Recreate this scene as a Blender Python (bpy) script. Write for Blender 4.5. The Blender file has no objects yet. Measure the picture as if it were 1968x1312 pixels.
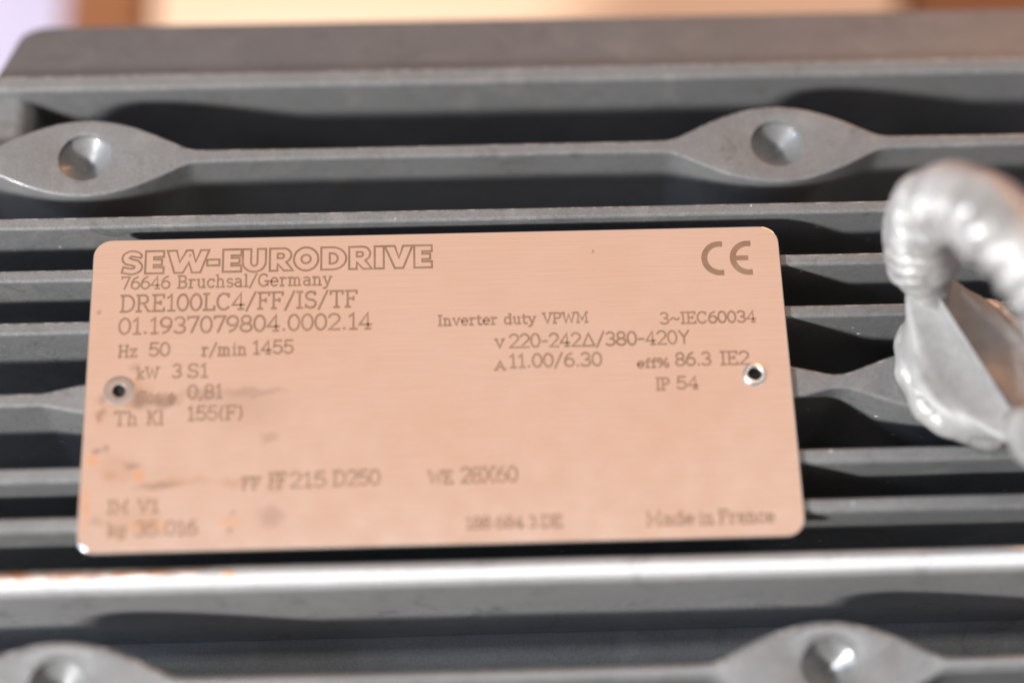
import bpy, bmesh, math, random
from mathutils import Vector, Matrix, noise
from mathutils.geometry import delaunay_2d_cdt

random.seed(7)
MM = 0.001
scene = bpy.context.scene
COL = scene.collection

# ------------------------------------------------------------------ camera
cam_data = bpy.data.cameras.new('camera')
cam = bpy.data.objects.new('camera', cam_data)
COL.objects.link(cam)
rot = Matrix(((0.9994151, 0.02298137, -0.02532408),
              (-0.03105868, 0.91989356, -0.3909363),
              (0.01431121, 0.39149417, 0.92006929)))
cam.matrix_world = Matrix.Translation(Vector((3.725, -109.51, 273.624)) * MM) @ rot.to_4x4()
cam_data.sensor_width = 36.0
cam_data.lens = 36.0 * 3700 / 1968
cam_data.clip_start = 0.005
cam_data.clip_end = 50.0
cam_data.dof.use_dof = True
cam_data.dof.focus_distance = 0.3045
cam_data.dof.aperture_fstop = 3.5
cam_data.dof.aperture_blades = 7
scene.camera = cam

# ------------------------------------------------------------------ world and lamps
world = bpy.data.worlds.new('World')
scene.world = world
world.use_nodes = True
bg = world.node_tree.nodes['Background']
bg.inputs['Color'].default_value = (1.0, 0.93, 0.90, 1)
bg.inputs['Strength'].default_value = 0.21


def area(name, loc, target, sx, sy, power, color):
    l = bpy.data.lights.new(name, 'AREA')
    l.shape = 'RECTANGLE'
    l.size = sx
    l.size_y = sy
    l.energy = power
    l.color = color
    o = bpy.data.objects.new(name, l)
    COL.objects.link(o)
    o.location = loc
    d = Vector(target) - Vector(loc)
    o.rotation_euler = d.to_track_quat('-Z', 'Y').to_euler()
    return o


KEY = Vector((-1.5, -1.0, 1.0)).normalized()
area('key_lamp', KEY * 0.85, (0, 0, 0), 0.072, 0.072, 13.6, (1.0, 0.99, 0.98))
KEY2 = Vector((-1.5, -0.27, 1.0)).normalized()
area('side_lamp', KEY2 * 1.2, (0, 0, 0), 0.16, 0.16, 4.2, (0.52, 0.70, 1.0))
area('ceiling_tube', (0.03, 0.065, 0.80), (0.03, 0.065, 0), 1.0, 0.05, 2.4, (0.93, 0.97, 1.0))
area('warm_plate_fill', (0.02, 0.31, 0.60), (0, 0, 0), 0.85, 0.40, 0.71, (1.0, 0.48, 0.25))  # added panel standing in for unseen warm surroundings mirrored in the nameplate
area('warm_rear_fill', (0.42, 0.80, 0.24), (0.02, 0.06, 0), 0.35, 0.25, 3.4, (1.0, 0.44, 0.19))  # added fill that warms the shoulder and the upper fin edges

scene.view_settings.view_transform = 'Standard'
scene.view_settings.look = 'None'
scene.view_settings.exposure = 0.0
scene.view_settings.gamma = 1.0
scene.cycles.use_denoising = True
scene.cycles.max_bounces = 8


# ------------------------------------------------------------------ helpers
def link(name, me, parent=None, mat=None):
    o = bpy.data.objects.new(name, me)
    COL.objects.link(o)
    if parent is not None:
        o.parent = parent
    if mat is not None and not me.materials:
        me.materials.append(mat)
    return o


def empty(name, loc, label, cat):
    o = bpy.data.objects.new(name, None)
    o.empty_display_size = 0.01
    COL.objects.link(o)
    o.location = loc
    o['label'] = label
    o['category'] = cat
    return o


def mesh(name, verts, faces, smooth=True, sharp=None):
    me = bpy.data.meshes.new(name)
    me.from_pydata([tuple(c * MM for c in v) for v in verts], [], faces)
    bm = bmesh.new()
    bm.from_mesh(me)
    bmesh.ops.recalc_face_normals(bm, faces=bm.faces)
    bm.to_mesh(me)
    bm.free()
    if smooth:
        me.polygons.foreach_set('use_smooth', [True] * len(me.polygons))
        if sharp:
            me.set_sharp_from_angle(angle=math.radians(sharp))
    me.update()
    return me


def lathe(profile, n=48, closed=False):
    """profile (r, z) in mm -> verts, faces"""
    vs, fs = [], []
    for (r, z) in profile:
        for i in range(n):
            a = 2 * math.pi * i / n
            vs.append((r * math.cos(a), r * math.sin(a), z))
    m = len(profile)
    for k in range(m - 1):
        for i in range(n):
            j = (i + 1) % n
            fs.append((k * n + i, k * n + j, (k + 1) * n + j, (k + 1) * n + i))
    if closed:
        fs.append(tuple(range(n)))
        fs.append(tuple((m - 1) * n + i for i in range(n)))
    return vs, fs


# ------------------------------------------------------------------ materials
class NT:
    def __init__(self, name):
        self.m = bpy.data.materials.new(name)
        self.m.use_nodes = True
        self.t = self.m.node_tree
        self.b = self.t.nodes['Principled BSDF']

    def n(self, kind, **kw):
        nd = self.t.nodes.new(kind)
        for k, v in kw.items():
            if k in nd.bl_rna.properties and k != 'inputs':
                setattr(nd, k, v)
        return nd

    def l(self, a, b):
        self.t.links.new(a, b)

    def coord(self, scale=(1, 1, 1), loc=(0, 0, 0)):
        tc = self.n('ShaderNodeTexCoord')
        mp = self.n('ShaderNodeMapping')
        mp.inputs['Scale'].default_value = scale
        mp.inputs['Location'].default_value = loc
        self.l(tc.outputs['Object'], mp.inputs['Vector'])
        return mp.outputs['Vector']

    def noise(self, scale, detail=4, rough=0.5, vec=None, dist=0.0):
        nd = self.n('ShaderNodeTexNoise')
        nd.inputs['Scale'].default_value = scale
        nd.inputs['Detail'].default_value = detail
        nd.inputs['Roughness'].default_value = rough
        nd.inputs['Distortion'].default_value = dist
        if vec is not None:
            self.l(vec, nd.inputs['Vector'])
        return nd.outputs['Fac']

    def ramp(self, fac, stops):
        r = self.n('ShaderNodeValToRGB')
        el = r.color_ramp.elements
        while len(el) < len(stops):
            el.new(0.5)
        for e, (p, c) in zip(el, stops):
            e.position = p
            e.color = c if len(c) == 4 else (*c, 1)
        self.l(fac, r.inputs['Fac'])
        return r.outputs['Color']

    def mix(self, fac, a, b, mode='MIX'):
        x = self.n('ShaderNodeMix', data_type='RGBA', blend_type=mode)
        for s, v in ((x.inputs['Factor'], fac), (x.inputs[6], a), (x.inputs[7], b)):
            if hasattr(v, 'is_linked'):
                self.l(v, s)
            elif isinstance(v, (int, float)):
                s.default_value = v
            else:
                s.default_value = (*v, 1) if len(v) == 3 else v
        return x.outputs[2]

    def math(self, op, a, b=0.0, clamp=False):
        x = self.n('ShaderNodeMath', operation=op, use_clamp=clamp)
        for s, v in ((x.inputs[0], a), (x.inputs[1], b)):
            if hasattr(v, 'is_linked'):
                self.l(v, s)
            else:
                s.default_value = v
        return x.outputs[0]

    def bump(self, h, strength, dist):
        bp = self.n('ShaderNodeBump')
        bp.inputs['Strength'].default_value = strength
        bp.inputs['Distance'].default_value = dist
        self.l(h, bp.inputs['Height'])
        self.l(bp.outputs['Normal'], self.b.inputs['Normal'])


def paint_material(name, base, chips=0.0, rough=0.42, worn=None, coat=0.30, coat_rough=0.12, coat_ior=1.6, edges=True):
    t = NT(name)
    v = t.coord()
    big = t.noise(45, 5, 0.6, v)
    col = t.ramp(big, [(0.30, tuple(c * 0.86 for c in base)), (0.70, tuple(c * 1.10 for c in base))])
    fine = t.noise(2400, 2, 0.6, v)
    col = t.mix(0.30, col, t.ramp(fine, [(0.3, tuple(c * 0.55 for c in base)), (0.7, tuple(c * 1.5 for c in base))]))
    # dust settled in soft patches
    dust = t.ramp(t.noise(110, 6, 0.65, v, 0.6), [(0.54, (0, 0, 0)), (0.80, (0.35, 0.35, 0.35))])
    col = t.mix(dust, col, (0.36, 0.34, 0.31))
    geo = t.n('ShaderNodeNewGeometry')
    edge_ = t.ramp(geo.outputs['Pointiness'], [(0.515, (0, 0, 0)), (0.56, (1, 1, 1))])
    rub = t.ramp(t.noise(520, 5, 0.65, v), [(0.50, (0, 0, 0)), (0.62, (0.75, 0.75, 0.75))])
    wear_ = t.mix(1.0, edge_, rub, 'MULTIPLY')
    if edges:
        col = t.mix(wear_, col, (0.40, 0.385, 0.37))
    grime = t.ramp(t.noise(160, 6, 0.7, v, 1.2), [(0.56, (0, 0, 0)), (0.70, (0.55, 0.55, 0.55))])
    col = t.mix(grime, col, (0.085, 0.078, 0.070))
    t.b.inputs['IOR'].default_value = 1.5
    t.b.inputs['Coat Weight'].default_value = coat
    t.b.inputs['Coat Roughness'].default_value = coat_rough
    t.b.inputs['Coat IOR'].default_value = coat_ior
    rg = t.math('MULTIPLY_ADD', t.noise(300, 3, 0.5, v), 0.16)
    t.t.nodes[-1].inputs[2].default_value = rough - 0.08
    if chips > 0:
        vo = t.n('ShaderNodeTexVoronoi')
        vo.inputs['Scale'].default_value = 330
        vo.inputs['Randomness'].default_value = 1.0
        wv = t.n('ShaderNodeTexNoise')
        wv.inputs['Scale'].default_value = 2200
        t.l(v, wv.inputs['Vector'])
        wa = t.n('ShaderNodeVectorMath', operation='MULTIPLY_ADD')
        t.l(wv.outputs['Color'], wa.inputs[0])
        wa.inputs[1].default_value = (0.0009, 0.0009, 0.0009)
        t.l(v, wa.inputs[2])
        t.l(wa.outputs[0], vo.inputs['Vector'])
        sel = t.math('GREATER_THAN', t.noise(90, 2, 0.5, v), 0.55)
        near = t.math('LESS_THAN', vo.outputs['Distance'], chips)
        ch = t.math('MULTIPLY', sel, near)
        col = t.mix(ch, col, t.ramp(t.noise(900, 2, 0.5, v), [(0.35, (0.16, 0.13, 0.11)), (0.6, (0.62, 0.60, 0.58))]))
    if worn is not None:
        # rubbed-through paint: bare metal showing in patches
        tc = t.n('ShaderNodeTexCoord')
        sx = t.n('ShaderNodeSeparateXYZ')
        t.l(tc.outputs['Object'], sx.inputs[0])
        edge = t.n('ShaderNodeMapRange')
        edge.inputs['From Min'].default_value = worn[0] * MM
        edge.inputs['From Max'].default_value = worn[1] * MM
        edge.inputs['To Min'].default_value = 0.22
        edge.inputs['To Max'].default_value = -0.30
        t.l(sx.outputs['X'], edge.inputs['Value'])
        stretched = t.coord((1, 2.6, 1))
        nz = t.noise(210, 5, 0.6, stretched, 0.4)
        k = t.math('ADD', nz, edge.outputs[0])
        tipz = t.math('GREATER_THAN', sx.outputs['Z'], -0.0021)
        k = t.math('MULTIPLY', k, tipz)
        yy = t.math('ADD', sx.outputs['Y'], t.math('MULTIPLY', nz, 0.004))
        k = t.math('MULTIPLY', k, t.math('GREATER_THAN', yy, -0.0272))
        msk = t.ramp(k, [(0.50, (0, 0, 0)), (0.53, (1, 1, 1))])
        metal_reflect = t.ramp(t.noise(330, 4, 0.6, t.coord((1, 2, 1), (3, 1, 0)), 0.5), [(0.42, (0.80, 0.77, 0.74)), (0.58, (0.62, 0.36, 0.22))])  # copper patches paint warm reflections into the bare metal's colour
        col = t.mix(msk, col, metal_reflect)
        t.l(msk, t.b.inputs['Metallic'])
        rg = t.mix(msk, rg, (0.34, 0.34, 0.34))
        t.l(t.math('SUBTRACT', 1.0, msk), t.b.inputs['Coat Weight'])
    t.l(col, t.b.inputs['Base Color'])
    t.l(rg, t.b.inputs['Roughness'])
    hb = t.math('ADD', t.noise(700, 3, 0.55, v), t.math('MULTIPLY', t.noise(140, 3, 0.5, v), 1.2))
    t.bump(hb, 0.30, 0.00025)
    return t.m


GREY = (0.157, 0.159, 0.157)
PAINT = paint_material('grey_machine_paint', GREY)
PAINT_PLAIN = paint_material('grey_machine_paint_plain', GREY, edges=False)
PAINT_CHIP = paint_material('grey_machine_paint_chipped', GREY, chips=0.105)
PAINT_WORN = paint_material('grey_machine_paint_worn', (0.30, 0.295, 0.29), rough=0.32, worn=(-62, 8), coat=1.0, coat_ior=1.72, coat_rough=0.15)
PAINT_GLOSS = paint_material('grey_machine_paint_glossy', GREY, coat=0.55, coat_rough=0.2)


def simple(name, col, metallic=0.0, rough=0.5):
    t = NT(name)
    v = t.coord()
    c = t.ramp(t.noise(400, 4, 0.6, v), [(0.3, tuple(x * 0.85 for x in col)), (0.7, tuple(min(1, x * 1.12) for x in col))])
    t.l(c, t.b.inputs['Base Color'])
    t.b.inputs['Metallic'].default_value = metallic
    t.b.inputs['Roughness'].default_value = rough
    return t.m


INK = simple('etched_lettering', (0.33, 0.225, 0.155), 0.8, 0.45)
BORE = simple('bore_shade', (0.010, 0.009, 0.009), 0.0, 0.8)  # near-black colour stands in for the shade of a deep hole
RIVET_BRIGHT = simple('bright_rivet_metal', (0.86, 0.83, 0.79), 1.0, 0.36)
RIVET_DULL = simple('dull_rivet_metal', (0.37, 0.30, 0.255), 0.75, 0.45)


def plate_material(blots):
    t = NT('brushed_steel_plate')
    v = t.coord()
    brushed = t.noise(90, 4, 0.6, t.coord((1.0, 40.0, 1.0)))
    grain = t.noise(700, 3, 0.6, t.coord((0.12, 6.0, 1.0)))
    base = t.ramp(brushed, [(0.25, (0.865, 0.855, 0.845)), (0.75, (0.90, 0.89, 0.88))])
    base = t.mix(0.5, base, t.ramp(grain, [(0.3, (0.82, 0.81, 0.80)), (0.7, (0.93, 0.92, 0.91))]))
    cloud = t.noise(40, 4, 0.55, v)
    base = t.mix(t.ramp(cloud, [(0.42, (0, 0, 0)), (0.72, (0.40, 0.40, 0.40))]), base, (0.84, 0.75, 0.67))
    # warped coordinates make the stains and painted orange reflections ragged
    nz = t.n('ShaderNodeTexNoise')
    nz.inputs['Scale'].default_value = 420
    nz.inputs['Detail'].default_value = 4
    t.l(v, nz.inputs['Vector'])
    off = t.n('ShaderNodeVectorMath', operation='MULTIPLY_ADD')
    t.l(nz.outputs['Color'], off.inputs[0])
    off.inputs[1].default_value = (0.0024, 0.0024, 0.0)
    t.l(v, off.inputs[2])
    rough = t.ramp(t.noise(260, 3, 0.5, v), [(0.3, (0.12, 0.12, 0.12)), (0.7, (0.16, 0.16, 0.16))])
    for (x, y, rx, ry, amt, colr) in blots:
        mp = t.n('ShaderNodeMapping')
        mp.inputs['Location'].default_value = (-(x + 1.2) / rx, -(y + 1.2) / ry, 0)
        mp.inputs['Scale'].default_value = (1 / (rx * MM), 1 / (ry * MM), 0)
        t.l(off.outputs[0], mp.inputs['Vector'])
        ln = t.n('ShaderNodeVectorMath', operation='LENGTH')
        t.l(mp.outputs[0], ln.inputs[0])
        f = t.ramp(ln.outputs['Value'], [(0.35, (amt, amt, amt)), (1.0, (0, 0, 0))])
        base = t.mix(f, base, colr)
    t.l(base, t.b.inputs['Base Color'])
    t.l(rough, t.b.inputs['Roughness'])
    t.b.inputs['Metallic'].default_value = 0.95
    t.bump(brushed, 0.006, 0.00001)
    return t.m


# ------------------------------------------------------------------ surface below and behind
def ground_material():
    t = NT('pale_lavender_sheet')
    v = t.coord()
    c = t.ramp(t.noise(9, 5, 0.6, v), [(0.3, (0.50, 0.47, 0.62)), (0.7, (0.62, 0.58, 0.74))])
    t.l(c, t.b.inputs['Base Color'])
    t.b.inputs['Roughness'].default_value = 0.75
    return t.m


def wood_material(name, a, b):
    t = NT(name)
    v = t.coord((2.0, 26.0, 26.0))
    c = t.ramp(t.noise(5, 6, 0.6, v, 0.8), [(0.3, a), (0.7, b)])
    t.l(c, t.b.inputs['Base Color'])
    t.b.inputs['Roughness'].default_value = 0.6
    t.bump(t.noise(30, 4, 0.5, v), 0.2, 0.0005)
    return t.m


GZ = -190.0
g = link('ground', mesh('ground', [(-3000, -3000, GZ), (3000, -3000, GZ), (3000, 3000, GZ), (-3000, 3000, GZ)], [(0, 1, 2, 3)]), None, ground_material())
g['kind'] = 'structure'


def bevel_box(x0, x1, y0, y1, z0, z1, r=2.0, seg=3):
    bm = bmesh.new()
    bmesh.ops.create_cube(bm, size=1.0)
    for vv in bm.verts:
        vv.co = Vector(((x0 + x1) / 2 + vv.co.x * (x1 - x0), (y0 + y1) / 2 + vv.co.y * (y1 - y0), (z0 + z1) / 2 + vv.co.z * (z1 - z0))) * MM
    bmesh.ops.bevel(bm, geom=list(bm.edges), offset=r * MM, segments=seg, affect='EDGES', profile=0.5)
    me = bpy.data.meshes.new('block')
    bm.to_mesh(me)
    bm.free()
    me.polygons.foreach_set('use_smooth', [True] * len(me.polygons))
    return me


def wnormal(o):
    m = o.modifiers.new('weighted_normal', 'WEIGHTED_NORMAL')
    m.weight = 100
    m.keep_sharp = True
    return o


WOOD_PALE = wood_material('pale_planed_wood', (0.84, 0.55, 0.35), (0.93, 0.71, 0.51))
WOOD_BROWN = wood_material('brown_stained_wood', (0.20, 0.075, 0.028), (0.34, 0.14, 0.055))
b = wnormal(link('wooden_board', bevel_box(-78, 124, 120, 330, GZ, GZ + 22, 2.5), None, WOOD_PALE))
b['label'] = 'pale wooden board glowing bright behind the grey motor'
b['category'] = 'board'
b = wnormal(link('wooden_block', bevel_box(-101, -79, 130, 300, GZ, GZ + 26, 3), None, WOOD_BROWN))
b['label'] = 'brown wooden block between the lavender sheet and the pale board'
b['category'] = 'wood block'
b = wnormal(link('wooden_block', bevel_box(126, 215, 130, 300, GZ, GZ + 25, 3), None, WOOD_BROWN))
b['label'] = 'brown wooden block at the top right corner behind the motor'
b['category'] = 'wood block'

# ------------------------------------------------------------------ motor
motor = empty('electric_motor', (0, 0, GZ * MM), 'dark grey ribbed electric motor housing filling the picture', 'motor')


def part(name, me, parent, mat, origin=(0, 0, 0)):
    """link a mesh given in motor coordinates under its parent"""
    o = link(name, me, parent, mat)
    o.matrix_parent_inverse = Matrix.Identity(4)
    base = Vector((0, 0, 0))
    p = parent
    while p is not None:
        base += p.location
        p = p.parent
    o.location = Vector(origin) * MM - base
    return o


# barrel: rounded-square prism that carries the fins and rests on the sheet
ring = []
for i in range(64):
    a = 2 * math.pi * i / 64
    c, s = math.cos(a), math.sin(a)
    k = (abs(c) ** 4 + abs(s) ** 4) ** -0.25
    ring.append((62 * k * c, -108 + 82 * k * s))
vs, fs = [], []
for x in (-92, 116):
    vs += [(x, y, z) for (y, z) in ring]
for i in range(64):
    j = (i + 1) % 64
    fs.append((i, j, 64 + j, 64 + i))
fs += [tuple(range(64)), tuple(range(64, 128))]
wnormal(part('barrel', mesh('barrel', vs, fs, sharp=40), motor, PAINT_PLAIN))


def boss_shape(t):
    s = math.cos(math.pi * min(t, 1.45) / 2)
    s = s - 0.05
    return 0.5 * (s + math.sqrt(s * s + 0.012)) / 0.953


def make_fin(yc, w0, ztop, bosses=(), x0=-94.0, x1=118.0, r=0.5, depth=26.0, draft=0.8, holes=True, tilt=0.0, r_up=None):
    """cast fin along x: flat tip with rounded edges, eye-shaped bosses with a drilled cone"""
    xs = set()
    n = 110
    for i in range(n + 1):
        xs.add(round(x0 + (x1 - x0) * i / n, 3))
    for (bx, hl, hw, hr) in bosses:
        for i in range(-44, 45):
            x = bx + hl * 1.15 * i / 44
            if x0 < x < x1:
                xs.add(round(x, 3))
    xs = sorted(xs)
    xs = [x for i, x in enumerate(xs) if i == 0 or x - xs[i - 1] > 0.08]

    def w(x):
        v = w0
        for (bx, hl, hw, hr) in bosses:
            v += (hw - w0) * boss_shape(abs(x - bx) / hl) if abs(x - bx) < hl * 1.6 else 0
        return v
    def wob(x, s):
        return 0.10 * noise.noise(Vector((x * 0.05, yc * 3.1 + s, 0.3)))
    def profile(r):
        rows = [(-r - 0.14, 0.0)]
        seg = 5
        for k in range(seg + 1):
            a = math.pi / 2 * k / seg
            rows.append((-r + r * math.sin(a), -r + r * math.cos(a)))
        rows.append((draft * 0.02, -r - 0.35))
        rows.append((draft * 0.12, -4.0))
        rows.append((draft * 0.4, -12.0))
        rows.append((draft, -depth))
        return rows
    rows = profile(r)
    rows_up = profile(r_up or r)
    m = len(xs)
    vs, fs = [], []
    N = len(rows)
    tt = math.tan(math.radians(tilt))
    for (off, z), (off_u, z_u) in zip(rows, rows_up):
        for x in xs:
            yy = w(x) + off_u + wob(x, 0)
            vs.append((x, yc + yy, ztop + z_u + tt * min(yy, w0)))
        for x in xs:
            yy = w(x) + off + wob(x, 9)
            vs.append((x, yc - yy, ztop + z - tt * min(yy, w0)))
    for k in range(N - 1):
        for side in (0, 1):
            for i in range(m - 1):
                a = k * 2 * m + side * m + i
                b_ = (k + 1) * 2 * m + side * m + i
                fs.append((a, a + 1, b_ + 1, b_))
    # end caps
    for i in (0, m - 1):
        for k in range(N - 1):
            a, b_ = k * 2 * m + i, (k + 1) * 2 * m + i
            fs.append((a, b_, b_ + m, a + m))
    # flat tip, with circular openings for the drilled cones
    hs = [bs for bs in bosses if bs[3]] if holes else []
    if not hs:
        for i in range(m - 1):
            fs.append((i, i + 1, m + i + 1, m + i))
    else:
        loop = list(range(m)) + list(range(2 * m - 1, m - 1, -1))
        pts = [Vector((vs[i][0], vs[i][1])) for i in loop]
        L = len(pts)
        edges = [(i, (i + 1) % L) for i in range(L)]
        H = 40
        for (bx, hl, hw, hr) in hs:
            s0 = len(pts)
            for i in range(H):
                a = 2 * math.pi * i / H
                pts.append(Vector((bx + (hr + 0.25) * math.cos(a), yc + 0.1 + (hr + 0.25) * math.sin(a))))
            edges += [(s0 + i, s0 + (i + 1) % H) for i in range(H)]
        ov, oe, of, *_ = delaunay_2d_cdt(pts, edges, [], 1, 1e-7)
        idx = {}
        base = len(vs)
        key = {(round(vs[i][0], 4), round(vs[i][1], 4)): i for i in loop}
        circ = {}
        for q, p in enumerate(ov):
            kk = (round(p.x, 4), round(p.y, 4))
            if kk in key:
                idx[q] = key[kk]
            else:
                idx[q] = len(vs)
                vs.append((p.x, p.y, ztop))
        for f in of:
            c = sum((ov[i] for i in f), Vector((0, 0))) / len(f)
            if any((c - Vector((bx, yc + 0.1))).length < hr + 0.22 for (bx, hl, hw, hr) in hs):
                continue
            if abs(c.y - yc) > w(c.x) - r + 0.05:
                continue
            fs.append(tuple(idx[i] for i in f))
        for (bx, hl, hw, hr) in hs:
            prof = [(hr + 0.25, 0), (hr + 0.08, -0.06), (hr, -0.25), (hr - 0.02, -0.9), (hr - 0.25, -1.12), (hr * 0.5, -2.35), (0.12, -3.85), (0.01, -3.92)]
            s0 = len(vs)
            for (rr, zz) in prof:
                for i in range(H):
                    a = 2 * math.pi * i / H
                    vs.append((bx + rr * math.cos(a), yc + 0.1 + rr * math.sin(a), ztop + zz))
            for k in range(len(prof) - 1):
                for i in range(H):
                    j = (i + 1) % H
                    fs.append((s0 + k * H + i, s0 + k * H + j, s0 + (k + 1) * H + j, s0 + (k + 1) * H + i))
    me = mesh('fin', vs, fs, smooth=True, sharp=35)
    bm = bmesh.new()
    bm.from_mesh(me)
    bmesh.ops.remove_doubles(bm, verts=bm.verts, dist=1e-7)
    bmesh.ops.recalc_face_normals(bm, faces=bm.faces)
    bm.to_mesh(me)
    bm.free()
    return me


EYE_X, EYE_Y = 80.6, -0.8
B2 = [(-57.4, 17.6, 7.05, 4.2), (56.1, 17.6, 7.05, 4.2)]
B3 = [(-56.2, 17.4, 7.0, 4.15), (56.2, 17.4, 7.0, 4.15)]
FINS = [
    # yc, half width, tip height, bosses, material, edge radius, label, tilt
    (59.25, 1.5, -8.0, [], PAINT, 0.6, 'outermost fin with a pale worn tip', 0),
    (43.1, 1.1, -4.9, B2, PAINT, 0.45, 'fin with two eye-shaped bosses above the nameplate', 0),
    (29.2, 1.05, -0.7, [], PAINT_CHIP, 0.45, None, 0),
    (20.0, 1.05, -0.7, [], PAINT_CHIP, 0.45, None, 0),
    (11.1, 1.05, -0.7, [], PAINT_CHIP, 0.45, None, 0),
    (-0.8, 1.05, -0.62, [(-48.7, 12.0, 2.9, None), (48.7, 12.0, 3.2, None), (82.0, 20.0, 6.2, None)], PAINT_CHIP, 0.45, 'middle fin that carries the rivets and the lifting eye', 0),
    (-12.9, 1.20, -0.7, [], PAINT_CHIP, 0.6, None, 2),
    (-20.7, 1.15, -0.7, [], PAINT_CHIP, 0.6, None, 2),
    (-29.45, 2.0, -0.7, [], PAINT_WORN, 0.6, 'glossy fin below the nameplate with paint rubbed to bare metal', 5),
    (-44.75, 1.15, -3.0, B3, PAINT_GLOSS, 0.9, 'fin with two eye-shaped bosses along the bottom edge', 3),
    (-58.5, 1.4, -7.0, [], PAINT, 0.6, None, 0),
]
for (yc, w0, zt, bs, mt, r, lab, tilt) in FINS:
    dep = 26 + (abs(yc) / 62) ** 6 * 16
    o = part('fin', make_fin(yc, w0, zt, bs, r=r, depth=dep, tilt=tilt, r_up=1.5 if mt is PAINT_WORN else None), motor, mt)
    if lab:
        o['label'] = lab

# sloping shoulder behind the outermost fin, with a rounded corner
th = math.radians(30)
def sl(x, s, d):
    return (x, 59.8 + s * math.cos(th), -8.7 - s * math.sin(th) - d)
S1 = 20.2
out = [(-74.6, -0.6), (118, -0.6), (118, S1)]
for i in range(11):
    a = math.pi / 2 + (math.pi / 2 - 0.25) * i / 10
    out.append((-73.0 + 5.2 + 5.2 * math.cos(a), S1 - 5.2 + 5.2 * math.sin(a)))
vs, fs = [], []
n = len(out)
for (ins, d) in ((0.8, 0.0), (0.25, 0.25), (0.0, 0.8), (0.0, 9.0)):
    cx, cy = 20, 9
    for (x, s) in out:
        vs.append(sl(x - math.copysign(ins, x - cx), s - math.copysign(ins, s - cy), d))
for k in range(3):
    for i in range(n):
        j = (i + 1) % n
        fs.append((k * n + i, k * n + j, (k + 1) * n + j, (k + 1) * n + i))
fs += [tuple(range(n)), tuple(range(3 * n, 4 * n))]
wnormal(part('shoulder', mesh('shoulder', vs, fs, sharp=40), motor, PAINT_PLAIN))

# end web that closes the groove between the two uppermost fins
vs, fs = [], []
wp = [(-92.0, -38.0), (-92.0, -10.6)] + [(-71.0 + 3.2 * math.cos(math.radians(a)), -13.8 + 3.2 * math.sin(math.radians(a))) for a in range(90, -1, -10)] + [(-67.4, -38.0)]
n = len(wp)
for y in (42.6, 58.4):
    vs += [(x, y, z) for (x, z) in wp]
for i in range(n):
    j = (i + 1) % n
    fs.append((i, j, n + j, n + i))
fs += [tuple(range(n)), tuple(range(n, 2 * n))]
wb = part('end_web', mesh('end_web', vs, fs, sharp=35), motor, PAINT_PLAIN)
wnormal(wb)

# ------------------------------------------------------------------ nameplate
PW, PH, PT = 108.0, 51.28, 0.5
plate = empty('nameplate', (0, 0, 0), 'salmon-tinted brushed steel nameplate covered in etched motor data', 'nameplate')
RIV = [(-48.9, 0.07), (48.33, 0.26)]


def rounded_rect(w, h, r, inset=0.0, n=8):
    pts = []
    for (cx, cy, a0) in ((w / 2 - r, h / 2 - r, 0), (-w / 2 + r, h / 2 - r, 90), (-w / 2 + r, -h / 2 + r, 180), (w / 2 - r, -h / 2 + r, 270)):
        for i in range(n + 1):
            a = math.radians(a0 + 90 * i / n)
            pts.append((cx + (r - inset) * math.cos(a), cy + (r - inset) * math.sin(a)))
    return pts


vs, fs = [], []
loops = [(0.14, 0.0), (0.04, -0.04), (0.0, -0.14), (0.0, -PT + 0.05), (0.05, -PT)]
n = 36
for (ins, z) in loops:
    vs += [(x, y, z) for (x, y) in rounded_rect(PW, PH, 2.9, ins)]
for k in range(len(loops) - 1):
    for i in range(n):
        j = (i + 1) % n
        fs.append((k * n + i, k * n + j, (k + 1) * n + j, (k + 1) * n + i))
HR = 1.05
for top in (True, False):
    lo = 0 if top else (len(loops) - 1) * n
    z = 0.0 if top else -PT
    pts = [Vector(vs[lo + i][:2]) for i in range(n)]
    edges = [(i, (i + 1) % n) for i in range(n)]
    for (rx, ry) in RIV:
        s0 = len(pts)
        pts += [Vector((rx + HR * math.cos(2 * math.pi * i / 24), ry + HR * math.sin(2 * math.pi * i / 24))) for i in range(24)]
        edges += [(s0 + i, s0 + (i + 1) % 24) for i in range(24)]
    ov, oe, of, *_ = delaunay_2d_cdt(pts, edges, [], 1, 1e-7)
    s0 = len(vs)
    vs += [(p.x, p.y, z) for p in ov]
    for f in of:
        c = sum((ov[i] for i in f), Vector((0, 0))) / len(f)
        if any((c - Vector(q)).length < HR * 0.95 for q in RIV):
            continue
        fs.append(tuple(s0 + i for i in f))
GR = (0.40, 0.36, 0.35)
OR_REFLECT = (1.0, 0.72, 0.50)  # orange blots paint warm reflections onto the uneven plate
TAN = (0.72, 0.60, 0.46)
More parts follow.
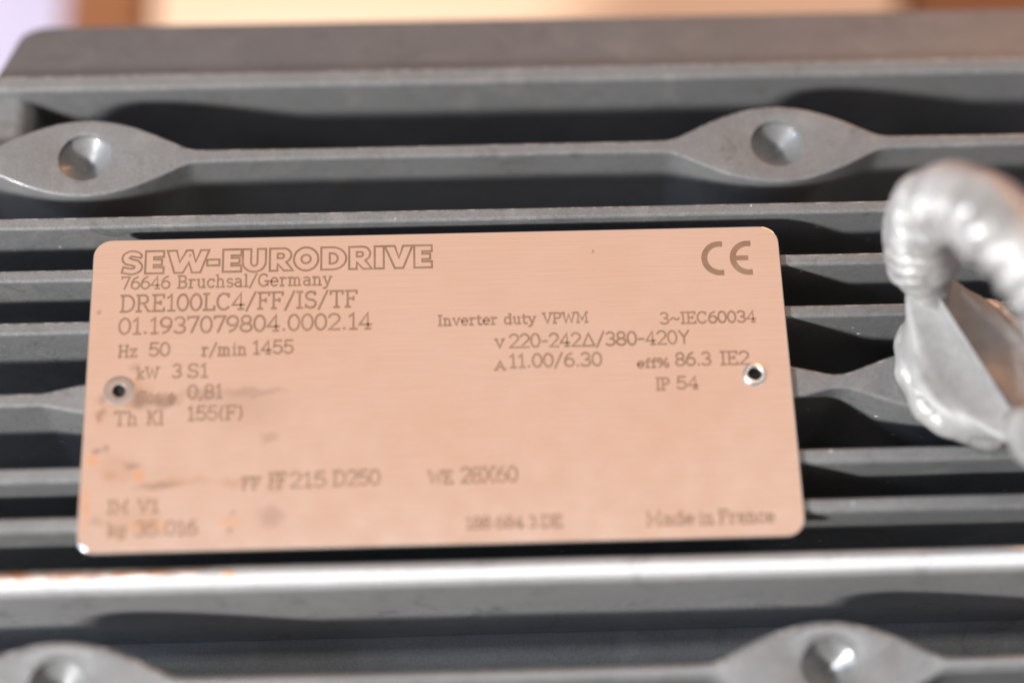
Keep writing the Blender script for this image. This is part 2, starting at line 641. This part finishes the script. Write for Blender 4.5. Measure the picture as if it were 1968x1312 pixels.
BLOTS = [
    (-46.6, -0.6, 4.4, 3.0, 0.45, TAN), (-50.4, -2.2, 2.4, 3.4, 0.30, TAN), (-48.6, -12.4, 4.4, 3.0, 0.30, TAN), (-45.5, -20.5, 6.5, 3.0, 0.22, TAN),
    (-51.6, -1.0, 1.0, 1.4, 0.45, GR), (-51.4, -3.6, 1.0, 1.3, 0.55, GR), (-51.8, -9.6, 0.9, 0.8, 0.6, GR), (-50.4, -9.4, 0.8, 0.9, 0.5, GR),
    (-49.6, -13.4, 1.7, 1.2, 0.55, TAN), (-46.3, -11.9, 1.5, 0.8, 0.5, GR), (-42.0, -15.2, 4.6, 0.8, 0.55, GR), (-31.0, -15.2, 3.2, 0.9, 0.45, TAN),
    (-45.6, -1.4, 2.6, 1.9, 0.75, GR), (-41.9, -1.7, 3.0, 1.5, 0.7, GR), (-36.5, -0.8, 4.0, 1.6, 0.35, GR), (-47.2, 0.0, 1.6, 2.2, 0.5, TAN), (-28.5, -0.6, 7.0, 0.9, 0.30, GR), (-30.0, -3.0, 9.0, 4.5, 0.16, GR), (-39.0, -14.6, 7.0, 1.0, 0.35, TAN), (-24.6, -16.0, 1.8, 1.4, 0.35, TAN), (-26.0, -8.0, 1.6, 1.3, 0.30, GR),
    (-52.2, -11.2, 1.3, 1.4, 0.7, OR_REFLECT), (-45.2, -13.6, 1.1, 1.3, 0.75, OR_REFLECT), (-43.0, -21.4, 5.0, 0.9, 0.55, OR_REFLECT), (-31.6, -21.3, 2.2, 1.0, 0.5, OR_REFLECT),
    (-52.9, -18.5, 0.9, 4.2, 0.6, OR_REFLECT), (-31.2, -19.9, 0.5, 0.5, 0.6, GR), (-31.2, -22.6, 0.6, 0.6, 0.6, GR), (-25.4, -20.5, 2.4, 2.2, 0.35, GR),
    (-39.0, 17.6 + 4.9, 0.35, 0.5, 0.6, GR), (24.5, 22.0, 0.4, 0.6, 0.5, GR), (-46.6, 4.0, 1.2, 1.2, 0.3, GR), (-52.4, 13.2, 0.5, 0.6, 0.5, GR), (-51.8, -5.0, 0.7, 1.2, 0.4, OR_REFLECT),
    (-51.2, -20.6, 1.6, 1.0, 0.3, GR),
]
PLATE_MAT = plate_material(BLOTS)
pl = part('plate', mesh('plate', vs, fs, smooth=True, sharp=50), plate, PLATE_MAT)
wnormal(pl)


# ---- lettering: a drawn slab-serif stroke alphabet
def arc(cx, cy, rx, ry, a0, a1, n=12):
    return [(cx + rx * math.cos(math.radians(a0 + (a1 - a0) * i / n)), cy + ry * math.sin(math.radians(a0 + (a1 - a0) * i / n))) for i in range(n + 1)]


def sf(x, y, h=0.11):
    return [(x - h, y), (x + h, y)]


G = {
    ' ': (0.40, []),
    '0': (0.60, [arc(.30, .5, .27, .5, 90, 450, 24)]),
    '1': (0.46, [[(.06, .80), (.26, 1), (.26, 0)], sf(.26, 0, .18)]),
    '2': (0.60, [arc(.30, .71, .27, .29, 165, -35, 14) + [(.04, 0), (.58, 0)]]),
    '3': (0.60, [arc(.28, .75, .25, .25, 150, -90, 12), arc(.28, .25, .29, .25, 90, -150, 12)]),
    '4': (0.64, [[(.45, 0), (.45, 1), (.02, .27), (.62, .27)], sf(.45, 0, .14)]),
    '5': (0.60, [[(.55, 1), (.12, 1), (.08, .54)] + arc(.29, .32, .28, .31, 125, -150, 14)]),
    '6': (0.60, [arc(.31, .30, .27, .30, 90, 450, 22), [(.04, .30), (.07, .58), (.20, .84), (.46, 1.0)]]),
    '7': (0.58, [[(.04, .86), (.04, 1), (.56, 1), (.22, 0)]]),
    '8': (0.60, [arc(.30, .75, .23, .25, 90, 450, 18), arc(.30, .25, .28, .25, 90, 450, 20)]),
    '9': (0.60, [arc(.29, .70, .27, .30, 90, 450, 22), [(.56, .70), (.53, .42), (.40, .16), (.14, 0)]]),
    '.': (0.26, [[(.09, .05), (.17, .05)]]),
    ',': (0.26, [[(.15, .10), (.15, .02), (.08, -.14)]]),
    '/': (0.52, [[(.02, -.12), (.48, 1.06)]]),
    '-': (0.42, [[(.04, .42), (.38, .42)]]),
    '~': (0.70, [[(.04, .36), (.14, .48), (.26, .50), (.44, .36), (.56, .36), (.66, .48)]]),
    '(': (0.34, [arc(.38, .46, .28, .62, 120, 240, 10)]),
    ')': (0.34, [arc(-.04, .46, .28, .62, 60, -60, 10)]),
    '%': (0.90, [arc(.2, .76, .16, .22, 90, 450, 14), arc(.70, .22, .16, .22, 90, 450, 14), [(.14, 0), (.76, 1)]]),
    '\u0394': (0.84, [[(.05, 0), (.42, .95), (.79, 0), (.05, 0)]]),
    '\u03c6': (0.56, [arc(.28, .30, .24, .30, 90, 450, 18), [(.28, .75), (.28, -.2)]]),
    'A': (0.76, [[(.08, 0), (.38, 1), (.68, 0)], [(.19, .34), (.57, .34)], sf(.08, 0), sf(.68, 0)]),
    'B': (0.66, [[(.12, 0), (.12, 1)], [(.0, 1), (.36, 1)] + arc(.36, .76, .20, .24, 90, -90, 8) + [(.12, .52)], [(.36, .52)] + arc(.36, .26, .25, .26, 90, -90, 8) + [(.0, 0)]]),
    'C': (0.72, [arc(.37, .5, .33, .5, 42, 318, 22), [(.62, .98), (.62, .78)]]),
    'D': (0.74, [[(.12, 0), (.12, 1)], [(.0, 1), (.32, 1)] + arc(.32, .5, .37, .5, 90, -90, 14) + [(.0, 0)]]),
    'E': (0.64, [[(.12, 0), (.12, 1)], [(.0, 1), (.58, 1), (.58, .82)], [(.0, 0), (.60, 0), (.60, .18)], [(.12, .52), (.42, .52)], [(.42, .62), (.42, .42)]]),
    'F': (0.62, [[(.12, 0), (.12, 1)], [(.0, 1), (.58, 1), (.58, .82)], sf(.13, 0, .13), [(.12, .52), (.42, .52)], [(.42, .62), (.42, .42)]]),
    'G': (0.76, [arc(.37, .5, .33, .5, 42, 345, 24), [(.46, .42), (.76, .42)], [(.66, .42), (.66, .05)]]),
    'H': (0.80, [[(.14, 0), (.14, 1)], [(.64, 0), (.64, 1)], [(.14, .5), (.64, .5)], sf(.14, 0), sf(.14, 1), sf(.64, 0), sf(.64, 1)]),
    'I': (0.34, [[(.16, 0), (.16, 1)], sf(.16, 0, .14), sf(.16, 1, .14)]),
    'K': (0.76, [[(.13, 0), (.13, 1)], [(.60, 1), (.13, .42)], [(.28, .60), (.62, 0)], sf(.13, 0), sf(.13, 1), sf(.60, 1), sf(.63, 0)]),
    'L': (0.60, [[(.14, 0), (.14, 1)], sf(.14, 1, .14), [(.0, 0), (.56, 0), (.56, .22)]]),
    'M': (0.94, [[(.13, 0), (.13, 1), (.46, .25), (.79, 1), (.79, 0)], sf(.13, 0), sf(.79, 0), sf(.09, 1, .07), sf(.83, 1, .07)]),
    'P': (0.66, [[(.12, 0), (.12, 1)], [(.0, 1), (.36, 1)] + arc(.36, .74, .24, .26, 90, -90, 10) + [(.12, .48)], sf(.13, 0, .13)]),
    'R': (0.74, [[(.12, 0), (.12, 1)], [(.0, 1), (.36, 1)] + arc(.36, .75, .22, .25, 90, -90, 10) + [(.12, .50)], [(.36, .50), (.62, 0), (.72, 0)], sf(.13, 0, .13)]),
    'S': (0.62, [arc(.31, .75, .24, .25, 35, 270, 14) + arc(.31, .25, .26, .25, 90, -145, 14)[1:], [(.53, .98), (.53, .80)], [(.06, .02), (.06, .2)]]),
    'T': (0.72, [[(.35, 0), (.35, 1)], [(.04, .80), (.04, 1), (.66, 1), (.66, .80)], sf(.35, 0, .14)]),
    'V': (0.74, [[(.08, 1), (.37, 0), (.66, 1)], sf(.08, 1), sf(.66, 1)]),
    'W': (1.04, [[(.08, 1), (.28, 0), (.51, .85), (.74, 0), (.94, 1)], sf(.08, 1), sf(.94, 1)]),
    'X': (0.76, [[(.08, 0), (.66, 1)], [(.08, 1), (.66, 0)], sf(.08, 0), sf(.66, 0), sf(.08, 1), sf(.66, 1)]),
    'Y': (0.74, [[(.06, 1), (.37, .5), (.37, 0)], [(.68, 1), (.37, .5)]]),
    'a': (0.56, [arc(.24, .20, .20, .20, 90, 450, 14), [(.06, .62), (.24, .68), (.42, .58), (.44, .40), (.44, .0), (.54, .0)]]),
    'c': (0.52, [arc(.28, .34, .24, .34, 40, 320, 16), [(.46, .66), (.46, .5)]]),
    'd': (0.62, [arc(.27, .34, .23, .34, 90, 450, 18), [(.38, 1), (.50, 1), (.50, 0), (.60, 0)]]),
    'e': (0.56, [[(.05, .36), (.51, .36)] + arc(.28, .34, .23, .34, 5, 315, 18)]),
    'f': (0.40, [[(.16, 0), (.16, .82)] + arc(.32, .82, .16, .18, 180, 60, 6), [(.02, .66), (.36, .66)], sf(.18, 0, .14)]),
    'g': (0.60, [arc(.27, .36, .22, .30, 90, 450, 18), [(.58, .66), (.48, .66), (.48, -.1)] + arc(.27, -.1, .21, .18, 0, -150, 8)]),
    'h': (0.66, [[(.02, 1), (.14, 1), (.14, 0)], arc(.32, .42, .18, .26, 180, 0, 10) + [(.50, 0)], sf(.14, 0, .12), sf(.50, 0, .12)]),
    'i': (0.32, [[(.04, .67), (.16, .67), (.16, 0)], sf(.16, 0, .13), [(.14, .94), (.18, .94)]]),
    'k': (0.62, [[(.02, 1), (.14, 1), (.14, 0)], [(.48, .67), (.14, .28)], [(.26, .42), (.50, 0)], sf(.14, 0), sf(.48, .67, .09), sf(.51, 0, .09)]),
    'l': (0.32, [[(.04, 1), (.16, 1), (.16, 0)], sf(.16, 0, .13)]),
    'm': (0.98, [[(.02, .67), (.14, .67), (.14, 0)], arc(.30, .42, .16, .25, 180, 0, 8) + [(.46, 0)], arc(.62, .42, .16, .25, 180, 0, 8) + [(.78, 0)], sf(.14, 0), sf(.46, 0), sf(.78, 0)]),
    'n': (0.66, [[(.02, .67), (.14, .67), (.14, 0)], arc(.32, .42, .18, .25, 180, 0, 10) + [(.50, 0)], sf(.14, 0, .12), sf(.50, 0, .12)]),
    'o': (0.56, [arc(.28, .34, .24, .34, 90, 450, 18)]),
    'r': (0.50, [[(.02, .67), (.16, .67), (.16, 0)], arc(.34, .42, .18, .25, 180, 50, 8), sf(.17, 0, .14)]),
    's': (0.48, [arc(.24, .50, .18, .17, 30, 270, 12) + arc(.24, .17, .20, .17, 90, -150, 12)[1:]]),
    't': (0.42, [[(.16, .92), (.16, .16)] + arc(.30, .16, .14, .16, 180, 320, 6), [(.02, .67), (.38, .67)]]),
    'u': (0.64, [[(.02, .67), (.13, .67), (.13, .24)] + arc(.31, .24, .18, .24, 180, 360, 10), [(.38, .67), (.49, .67), (.49, 0), (.60, 0)]]),
    'v': (0.60, [[(.08, .67), (.30, 0), (.52, .67)], sf(.08, .67, .08), sf(.52, .67, .08)]),
    'y': (0.60, [[(.08, .67), (.31, .02)], [(.52, .67), (.26, -.16), (.14, -.28), (.02, -.26)], sf(.08, .67, .08), sf(.52, .67, .08)]),
    'z': (0.54, [[(.06, .55), (.06, .67), (.48, .67), (.05, 0), (.50, 0), (.50, .13)]]),
}


def ribbon(vs, fs, pts, width, z):
    """flat stroke of constant width along a polyline"""
    q = [pts[0]]
    for p in pts[1:]:
        if (p[0] - q[-1][0]) ** 2 + (p[1] - q[-1][1]) ** 2 > 1e-6:
            q.append(p)
    closed = len(q) > 3 and math.hypot(q[0][0] - q[-1][0], q[0][1] - q[-1][1]) < 1e-3
    if closed:
        q = q[:-1]
    n = len(q)
    if n < 2:
        return
    h = width / 2
    s0 = len(vs)
    for i in range(n):
        p = Vector(q[i])
        a = Vector(q[i - 1]) if (i > 0 or closed) else None
        b_ = Vector(q[(i + 1) % n]) if (i < n - 1 or closed) else None
        d1 = (p - a).normalized() if a is not None else None
        d2 = (b_ - p).normalized() if b_ is not None else None
        if d1 is None:
            d1 = d2
            p = p - d2 * h * 0.6
        if d2 is None:
            d2 = d1
            p = p + d1 * h * 0.6
        n1 = Vector((-d1.y, d1.x))
        n2 = Vector((-d2.y, d2.x))
        mm = n1 + n2
        if mm.length < 0.35:
            mm = n1
            k = 1.0
        else:
            mm.normalize()
            k = min(1.8, 1 / max(0.3, mm.dot(n1)))
        vs.append((p.x + mm.x * h * k, p.y + mm.y * h * k, z))
        vs.append((p.x - mm.x * h * k, p.y - mm.y * h * k, z))
    for i in range(n if closed else n - 1):
        a, b_ = s0 + 2 * i, s0 + 2 * ((i + 1) % n)
        fs.append((a, a + 1, b_ + 1, b_))


def text(name, items, weight=0.24):
    """items: (string, x0, x1, baseline, cap height) in plate millimetres"""
    vs, fs = [], []
    cnt = 0
    for (s, x0, x1, y, h) in items:
        tot = sum(G[c][0] for c in s) + 0.08 * (len(s) - 1)
        k = (x1 - x0) / tot
        x = x0
        for ci, c in enumerate(s):
            for pl_ in G[c][1]:
                ribbon(vs, fs, [(x + px * k, y + py * h) for (px, py) in pl_], weight, 0.010 + 0.0021 * (cnt % 19))
                cnt += 1
            x += (G[c][0] + 0.08) * k
    me = bpy.data.meshes.new(name)
    me.from_pydata([tuple(c * MM for c in v) for v in vs], [], fs)
    bm = bmesh.new()
    bm.from_mesh(me)
    for f in bm.faces:
        if f.normal.z < 0:
            f.normal_flip()
    bm.to_mesh(me)
    bm.free()
    return part(name, me, plate, INK)


# outlined company lettering
def box(x0, x1, y0, y1):
    return [(x0, y0), (x1, y0), (x1, y1), (x0, y1), (x0, y0)]


def cl(p):
    return p + [p[0]]


E_ = [cl([(0, 0), (1, 0), (1, .27), (.46, .27), (.46, .38), (.90, .38), (.90, .62), (.46, .62), (.46, .73), (1, .73), (1, 1), (0, 1)])]
R_ = [cl([(0, 0), (.34, 0), (.34, .30), (.62, 0), (1.02, 0), (.72, .38)] + arc(.60, .69, .34, .31, -55, 90, 10) + [(0, 1)]), cl([(.34, .56), (.50, .56)] + arc(.52, .66, .10, .10, -80, 80, 6) + [(.50, .76), (.34, .76)])]
O_ = [arc(.5, .5, .5, .52, 90, 450, 32), arc(.5, .5, .19, .19, 90, 450, 18)]
D_ = [cl([(0, 0), (.45, 0)] + arc(.45, .5, .55, .5, -90, 90, 14) + [(0, 1)]), cl([(.34, .27), (.44, .27)] + arc(.44, .5, .22, .23, -80, 80, 8) + [(.44, .73), (.34, .73)])]
U_ = [cl([(0, 1), (.36, 1), (.36, .42)] + arc(.5, .40, .14, .16, 180, 360, 8) + [(.64, 1), (1, 1), (1, .42)] + arc(.5, .42, .5, .45, 0, -180, 14))]
V_ = [cl([(0, 1), (.36, 1), (.51, .46), (.66, 1), (1, 1), (.66, 0), (.36, 0)])]
W_ = [cl([(0, 1), (.22, 1), (.30, .48), (.46, 1), (.60, 1), (.68, .48), (.80, 1), (1, 1), (.80, 0), (.60, 0), (.52, .45), (.38, 0), (.18, 0)])]
S_ = [cl(arc(.50, .70, .50, .32, 20, 175, 10) + [(.02, .58), (.16, .44), (.46, .38), (.62, .33), (.60, .25), (.44, .23), (.06, .30), (.0, .06)] + arc(.46, .30, .54, .32, -110, 40, 12) + [(.80, .58), (.46, .66), (.36, .72), (.44, .78), (.62, .76), (.92, .70)])]
LOGO = [(S_, 105, 220), (E_, 238, 342), (W_, 362, 600), ([box(0, 1, .30, .56)], 590, 660), (E_, 680, 785), (U_, 793, 925), (R_, 948, 1078), (O_, 1085, 1225),
        (D_, 1242, 1385), (R_, 1402, 1530), ([box(0, 1, 0, 1)], 1548, 1600), (V_, 1606, 1765), (E_, 1775, 1876)]
vs, fs = [], []
for (shape, a, b_) in LOGO:
    X0 = -49.4 + (a - 105) / 1771 * 48.5
    X1 = -49.4 + (b_ - 105) / 1771 * 48.5
    for pl_ in shape:
        ribbon(vs, fs, [(X0 + px * (X1 - X0), 19.7 + py * 3.85) for (px, py) in pl_], 0.34, 0.010 + 0.0013 * (len(fs) % 23))
me = bpy.data.meshes.new('outlined_lettering')
me.from_pydata([tuple(c * MM for c in v) for v in vs], [], fs)
bm = bmesh.new()
bm.from_mesh(me)
for f in bm.faces:
    if f.normal.z < 0:
        f.normal_flip()
bm.to_mesh(me)
bm.free()
part('maker_lettering', me, plate, INK)['label'] = 'outlined capital letters SEW-EURODRIVE along the top'

text('address_line', [('76646', -49.34, -41.8, 17.1, 2.05), ('Bruchsal/Germany', -40.6, -16.6, 17.1, 2.05)], 0.29)
text('type_line', [('DRE100LC4/FF/IS/TF', -49.3, -12.6, 13.25, 2.72)], 0.36)
text('serial_line', [('01.1937079804.0002.14', -49.4, -10.4, 9.48, 2.62)], 0.36)
text('speed_line', [('Hz', -49.26, -46.4, 5.66, 1.9), ('50', -44.57, -41.4, 5.72, 2.15), ('r/min', -36.5, -29.6, 5.55, 2.0), ('1455', -28.7, -22.45, 5.66, 2.15)], 0.33)
text('power_line', [('kW', -46.3, -42.9, 2.0, 1.8), ('3', -40.85, -39.5, 2.07, 2.15), ('S1', -38.55, -35.4, 2.04, 2.15)], 0.33)
text('power_factor_line', [('Cos', -46.1, -42.4, -2.0, 1.9), ('\u03c6', -41.4, -40.2, -2.0, 2.0), ('0,81', -38.4, -33.1, -1.46, 2.2)], 0.33)
text('thermal_class_line', [('Th', -49.34, -45.8, -5.5, 2.15), ('Kl', -44.4, -41.9, -5.5, 2.1), ('155(F)', -38.4, -29.9, -4.97, 2.2)], 0.33)
text('inverter_line', [('Inverter duty VPWM', -0.1, 23.2, 9.72, 1.67)], 0.30)
text('standard_line', [('3~IEC60034', 34.4, 49.3, 9.15, 1.85)], 0.30)
text('voltage_line', [('V', 8.66, 10.05, 5.75, 1.40), ('220-242\u0394/380-420Y', 10.83, 38.8, 5.75, 2.18)], 0.33)
text('current_line', [('A', 8.48, 10.15, 2.1, 1.38), ('11.00/6.30', 10.72, 24.97, 2.42, 2.15), ('eff%', 30.4, 35.3, 1.91, 1.45), ('86.3', 36.35, 41.8, 2.1, 2.1), ('IE2', 43.3, 47.7, 2.1, 2.1)], 0.33)
text('protection_line', [('IP', 33.1, 35.2, -1.82, 1.9), ('54', 36.26, 39.6, -1.75, 1.97)], 0.33)
text('flange_line', [('FF', -29.8, -27.0, -16.1, 1.75), ('FF', -25.8, -23.3, -16.05, 2.3), ('215', -22.7, -17.3, -16.05, 2.3), ('D250', -16.2, -9.2, -15.95, 2.3), ('WE', -2.0, 1.7, -16.03, 1.9), ('28X60', 2.9, 11.4, -15.98, 2.35)], 0.36)
text('mounting_line', [('IM', -49.6, -46.6, -19.4, 1.87), ('V1', -45.2, -42.1, -19.38, 1.87)], 0.36)
text('weight_line', [('kg', -49.5, -46.8, -22.88, 1.85), ('35.016', -45.4, -36.3, -23.0, 2.15)], 0.36)
text('order_line', [('188', 3.45, 7.16, -23.2, 1.78), ('684', 7.93, 12.0, -23.2, 1.78), ('3', 12.95, 13.95, -23.26, 1.78), ('DE', 14.7, 17.8, -23.22, 1.78)], 0.35)
text('origin_line', [('Made', 30.36, 37.5, -23.37, 2.0), ('in', 38.2, 40.45, -23.4, 2.0), ('France', 41.2, 49.5, -23.35, 2.0)], 0.35)
# CE mark
vs, fs = [], []
ribbon(vs, fs, arc(41.5 + 2.95, 20.15, 2.45, 2.5, 84, 276, 28), 0.95, 0.012)
ribbon(vs, fs, arc(41.5 + 7.45, 20.15, 2.45, 2.5, 84, 276, 28), 0.95, 0.013)
ribbon(vs, fs, [(46.6, 20.15), (48.7, 20.15)], 0.85, 0.0145)
me = bpy.data.meshes.new('ce_mark')
me.from_pydata([tuple(c * MM for c in v) for v in vs], [], fs)
bm = bmesh.new()
bm.from_mesh(me)
for f in bm.faces:
    if f.normal.z < 0:
        f.normal_flip()
bm.to_mesh(me)
bm.free()
part('conformity_mark', me, plate, INK)['label'] = 'brown CE mark in the upper right corner'

# rivets
def rivet(x, y, prof, bore_r, mat, label):
    v, f = lathe(prof, 40)
    o = part('rivet', mesh('rivet', v, f, sharp=60), plate, mat, (x, y, 0))
    o['label'] = label
    v, f = lathe([(bore_r, 0.02), (bore_r * 0.98, -0.2), (bore_r * 0.97, -0.47), (0.01, -0.49)], 32)
    part('bore', mesh('bore', v, f, sharp=40), o, BORE, (x, y, 0))


rivet(RIV[0][0] + 0.1, RIV[0][1], [(2.45, 0.015), (2.35, 0.05), (2.0, 0.07), (1.2, 0.08), (1.06, 0.06), (1.0, 0.0), (1.0, -0.1)], 1.0, RIVET_DULL, 'dull flattened rivet in a grey smudge')
rivet(RIV[1][0], RIV[1][1], [(1.82, 0.02), (1.80, 0.25), (1.66, 0.52), (1.42, 0.66), (1.16, 0.60), (1.02, 0.35), (0.98, 0.0), (0.98, -0.1)], 0.98, RIVET_BRIGHT, 'bright raised rivet ring')


# ------------------------------------------------------------------ lifting eye
def eye_material():
    t = NT('galvanised_lifting_eye')
    v = t.coord()
    c = t.ramp(t.noise(120, 5, 0.6, v, 0.5), [(0.30, (0.24, 0.235, 0.225)), (0.70, (0.52, 0.505, 0.48))])
    t.l(c, t.b.inputs['Base Color'])
    t.b.inputs['Metallic'].default_value = 0.30
    r = t.ramp(t.noise(200, 4, 0.6, v), [(0.3, (0.28, 0.28, 0.28)), (0.7, (0.50, 0.50, 0.50))])
    t.l(r, t.b.inputs['Roughness'])
    t.b.inputs['Coat Weight'].default_value = 0.35
    t.b.inputs['Coat Roughness'].default_value = 0.15
    t.bump(t.noise(240, 5, 0.6, v, 0.6), 0.8, 0.0012)
    return t.m


EYE_MAT = eye_material()
EA = math.radians(-63)
EYE_Z = 21.8
LEAN = math.radians(0)
eye = empty('lifting_eye', (EYE_X * MM, EYE_Y * MM, -0.6 * MM), 'shiny lumpy silver lifting eye standing beside the nameplate', 'lifting eye')


def eye_frame(u, v_, w):
    """u along the ring plane, v_ across it, w up"""
    return (EYE_X + u * math.cos(EA) - v_ * math.sin(EA), EYE_Y + u * math.sin(EA) + v_ * math.cos(EA), w)


RM, RT = 19.0, 5.2
vs, fs = [], []
NA, NB = 420, 48
for i in range(NA):
    a = 2 * math.pi * i / NA
    for j in range(NB):
        b_ = 2 * math.pi * j / NB
        # folds running round the bar
        ridge = abs(math.sin(a * 17 + 0.5 * math.sin(a * 5))) ** 0.7
        crease = -(1 - abs(math.sin(a * 23 + 0.8 * math.sin(a * 4) + 0.5 * math.sin(b_)))) ** 2.2
        inner = max(0.0, math.cos(b_ - math.pi - 1.1)) ** 1.2
        outer = max(0.0, math.cos(b_ + 1.1)) ** 1.3
        lump = noise.noise(Vector((a * 4.0, math.cos(b_) * 1.4, math.sin(b_) * 1.4)))
        top_arc = 1 / (1 + math.exp(-9 * (math.sin(a) - 0.05)))
        flank = math.exp(-((a - math.pi) / 0.62) ** 2)
        side = 0.7 + 1.0 * abs(noise.noise(Vector((a * 7, 1.7, math.sin(b_)))))
        low = min(1.0, max(0.0, (-0.60 - math.sin(a)) / 0.25))
        rr = RT * (1 + 0.10 * lump) * (1 - 0.58 * low) * (1 + 0.10 * math.exp(-((a - math.pi - 0.15) / 0.6) ** 2)) + side * (inner * 2.3 * top_arc * (ridge - 0.5) + outer * 3.6 * flank * crease)
        ru = RM + rr * math.cos(b_)
        vl, wl = rr * math.sin(b_), ru * math.sin(a)
        vs.append(eye_frame(ru * math.cos(a), vl * math.cos(LEAN) + wl * math.sin(LEAN), EYE_Z + wl * math.cos(LEAN) - vl * math.sin(LEAN)))
for i in range(NA):
    for j in range(NB):
        k, l = (i + 1) % NA, (j + 1) % NB
        fs.append((i * NB + j, k * NB + j, k * NB + l, i * NB + l))
part('ring', mesh('ring', vs, fs), eye, EYE_MAT)

# flared neck between collar and ring
vs, fs = [], []
prof = [(12.6, 2.5), (12.9, 3.6), (13.7, 5.0), (14.6, 5.9), (15.6, 6.8), (16.6, 7.8), (17.3, 8.7), (17.6, 9.2), (17.6, 10.0)]
prof_v = [10.8, 9.8, 8.8, 7.9, 7.2, 6.5, 5.2, 1.3, 0.5]
n = 56
for (pu, pz), pv in zip(prof, prof_v):
    for i in range(n):
        a = 2 * math.pi * i / n
        k = 1 + 0.04 * noise.noise(Vector((math.cos(a) * 2, math.sin(a) * 2, pz * 0.3)))
        cut = 0.0
        z = pz
        # the top of the neck dips under the opening of the ring
        if pz > 5.2:
            z = pz - min(1.0, max(0.0, 1 - abs(pu * math.cos(a)) / 16.0)) * (pz - (5.0 if pz < 9.6 else 5.8))
        vs.append(eye_frame(pu * math.cos(a) * k, pv * math.sin(a) * k + max(0.0, 0.8 * (1 - (pz - 2.5) / 8.0)), z))
for q in range(len(prof) - 1):
    for i in range(n):
        j = (i + 1) % n
        fs.append((q * n + i, q * n + j, (q + 1) * n + j, (q + 1) * n + i))
fs.append(tuple((len(prof) - 1) * n + i for i in range(n)))
part('neck', mesh('neck', vs, fs), eye, simple('grey_eye_neck', (0.27, 0.264, 0.255), 0.05, 0.5))
# lumpy collar
vs, fs = [], []
prof = [(12.5, -0.6), (13.1, 0.3), (13.2, 1.8), (12.6, 3.2), (11.4, 3.9), (9.5, 4.1), (0.05, 4.1)]
n = 72
for (pr_, pz) in prof:
    for i in range(n):
        a = 2 * math.pi * i / n
        k = 1 + 0.05 * noise.noise(Vector((math.cos(a) * 3.2, math.sin(a) * 3.2, 1.0))) + 0.030 * math.sin(a * 9 + 2 * math.sin(a * 3))
        vs.append(eye_frame(pr_ * 0.98 * math.cos(a) * k, pr_ * 0.86 * math.sin(a) * k + 1.0, pz))
for q in range(len(prof) - 1):
    for i in range(n):
        j = (i + 1) % n
        fs.append((q * n + i, q * n + j, (q + 1) * n + j, (q + 1) * n + i))
fs.append(tuple(range(n)))
part('collar', mesh('collar', vs, fs), eye, EYE_MAT)
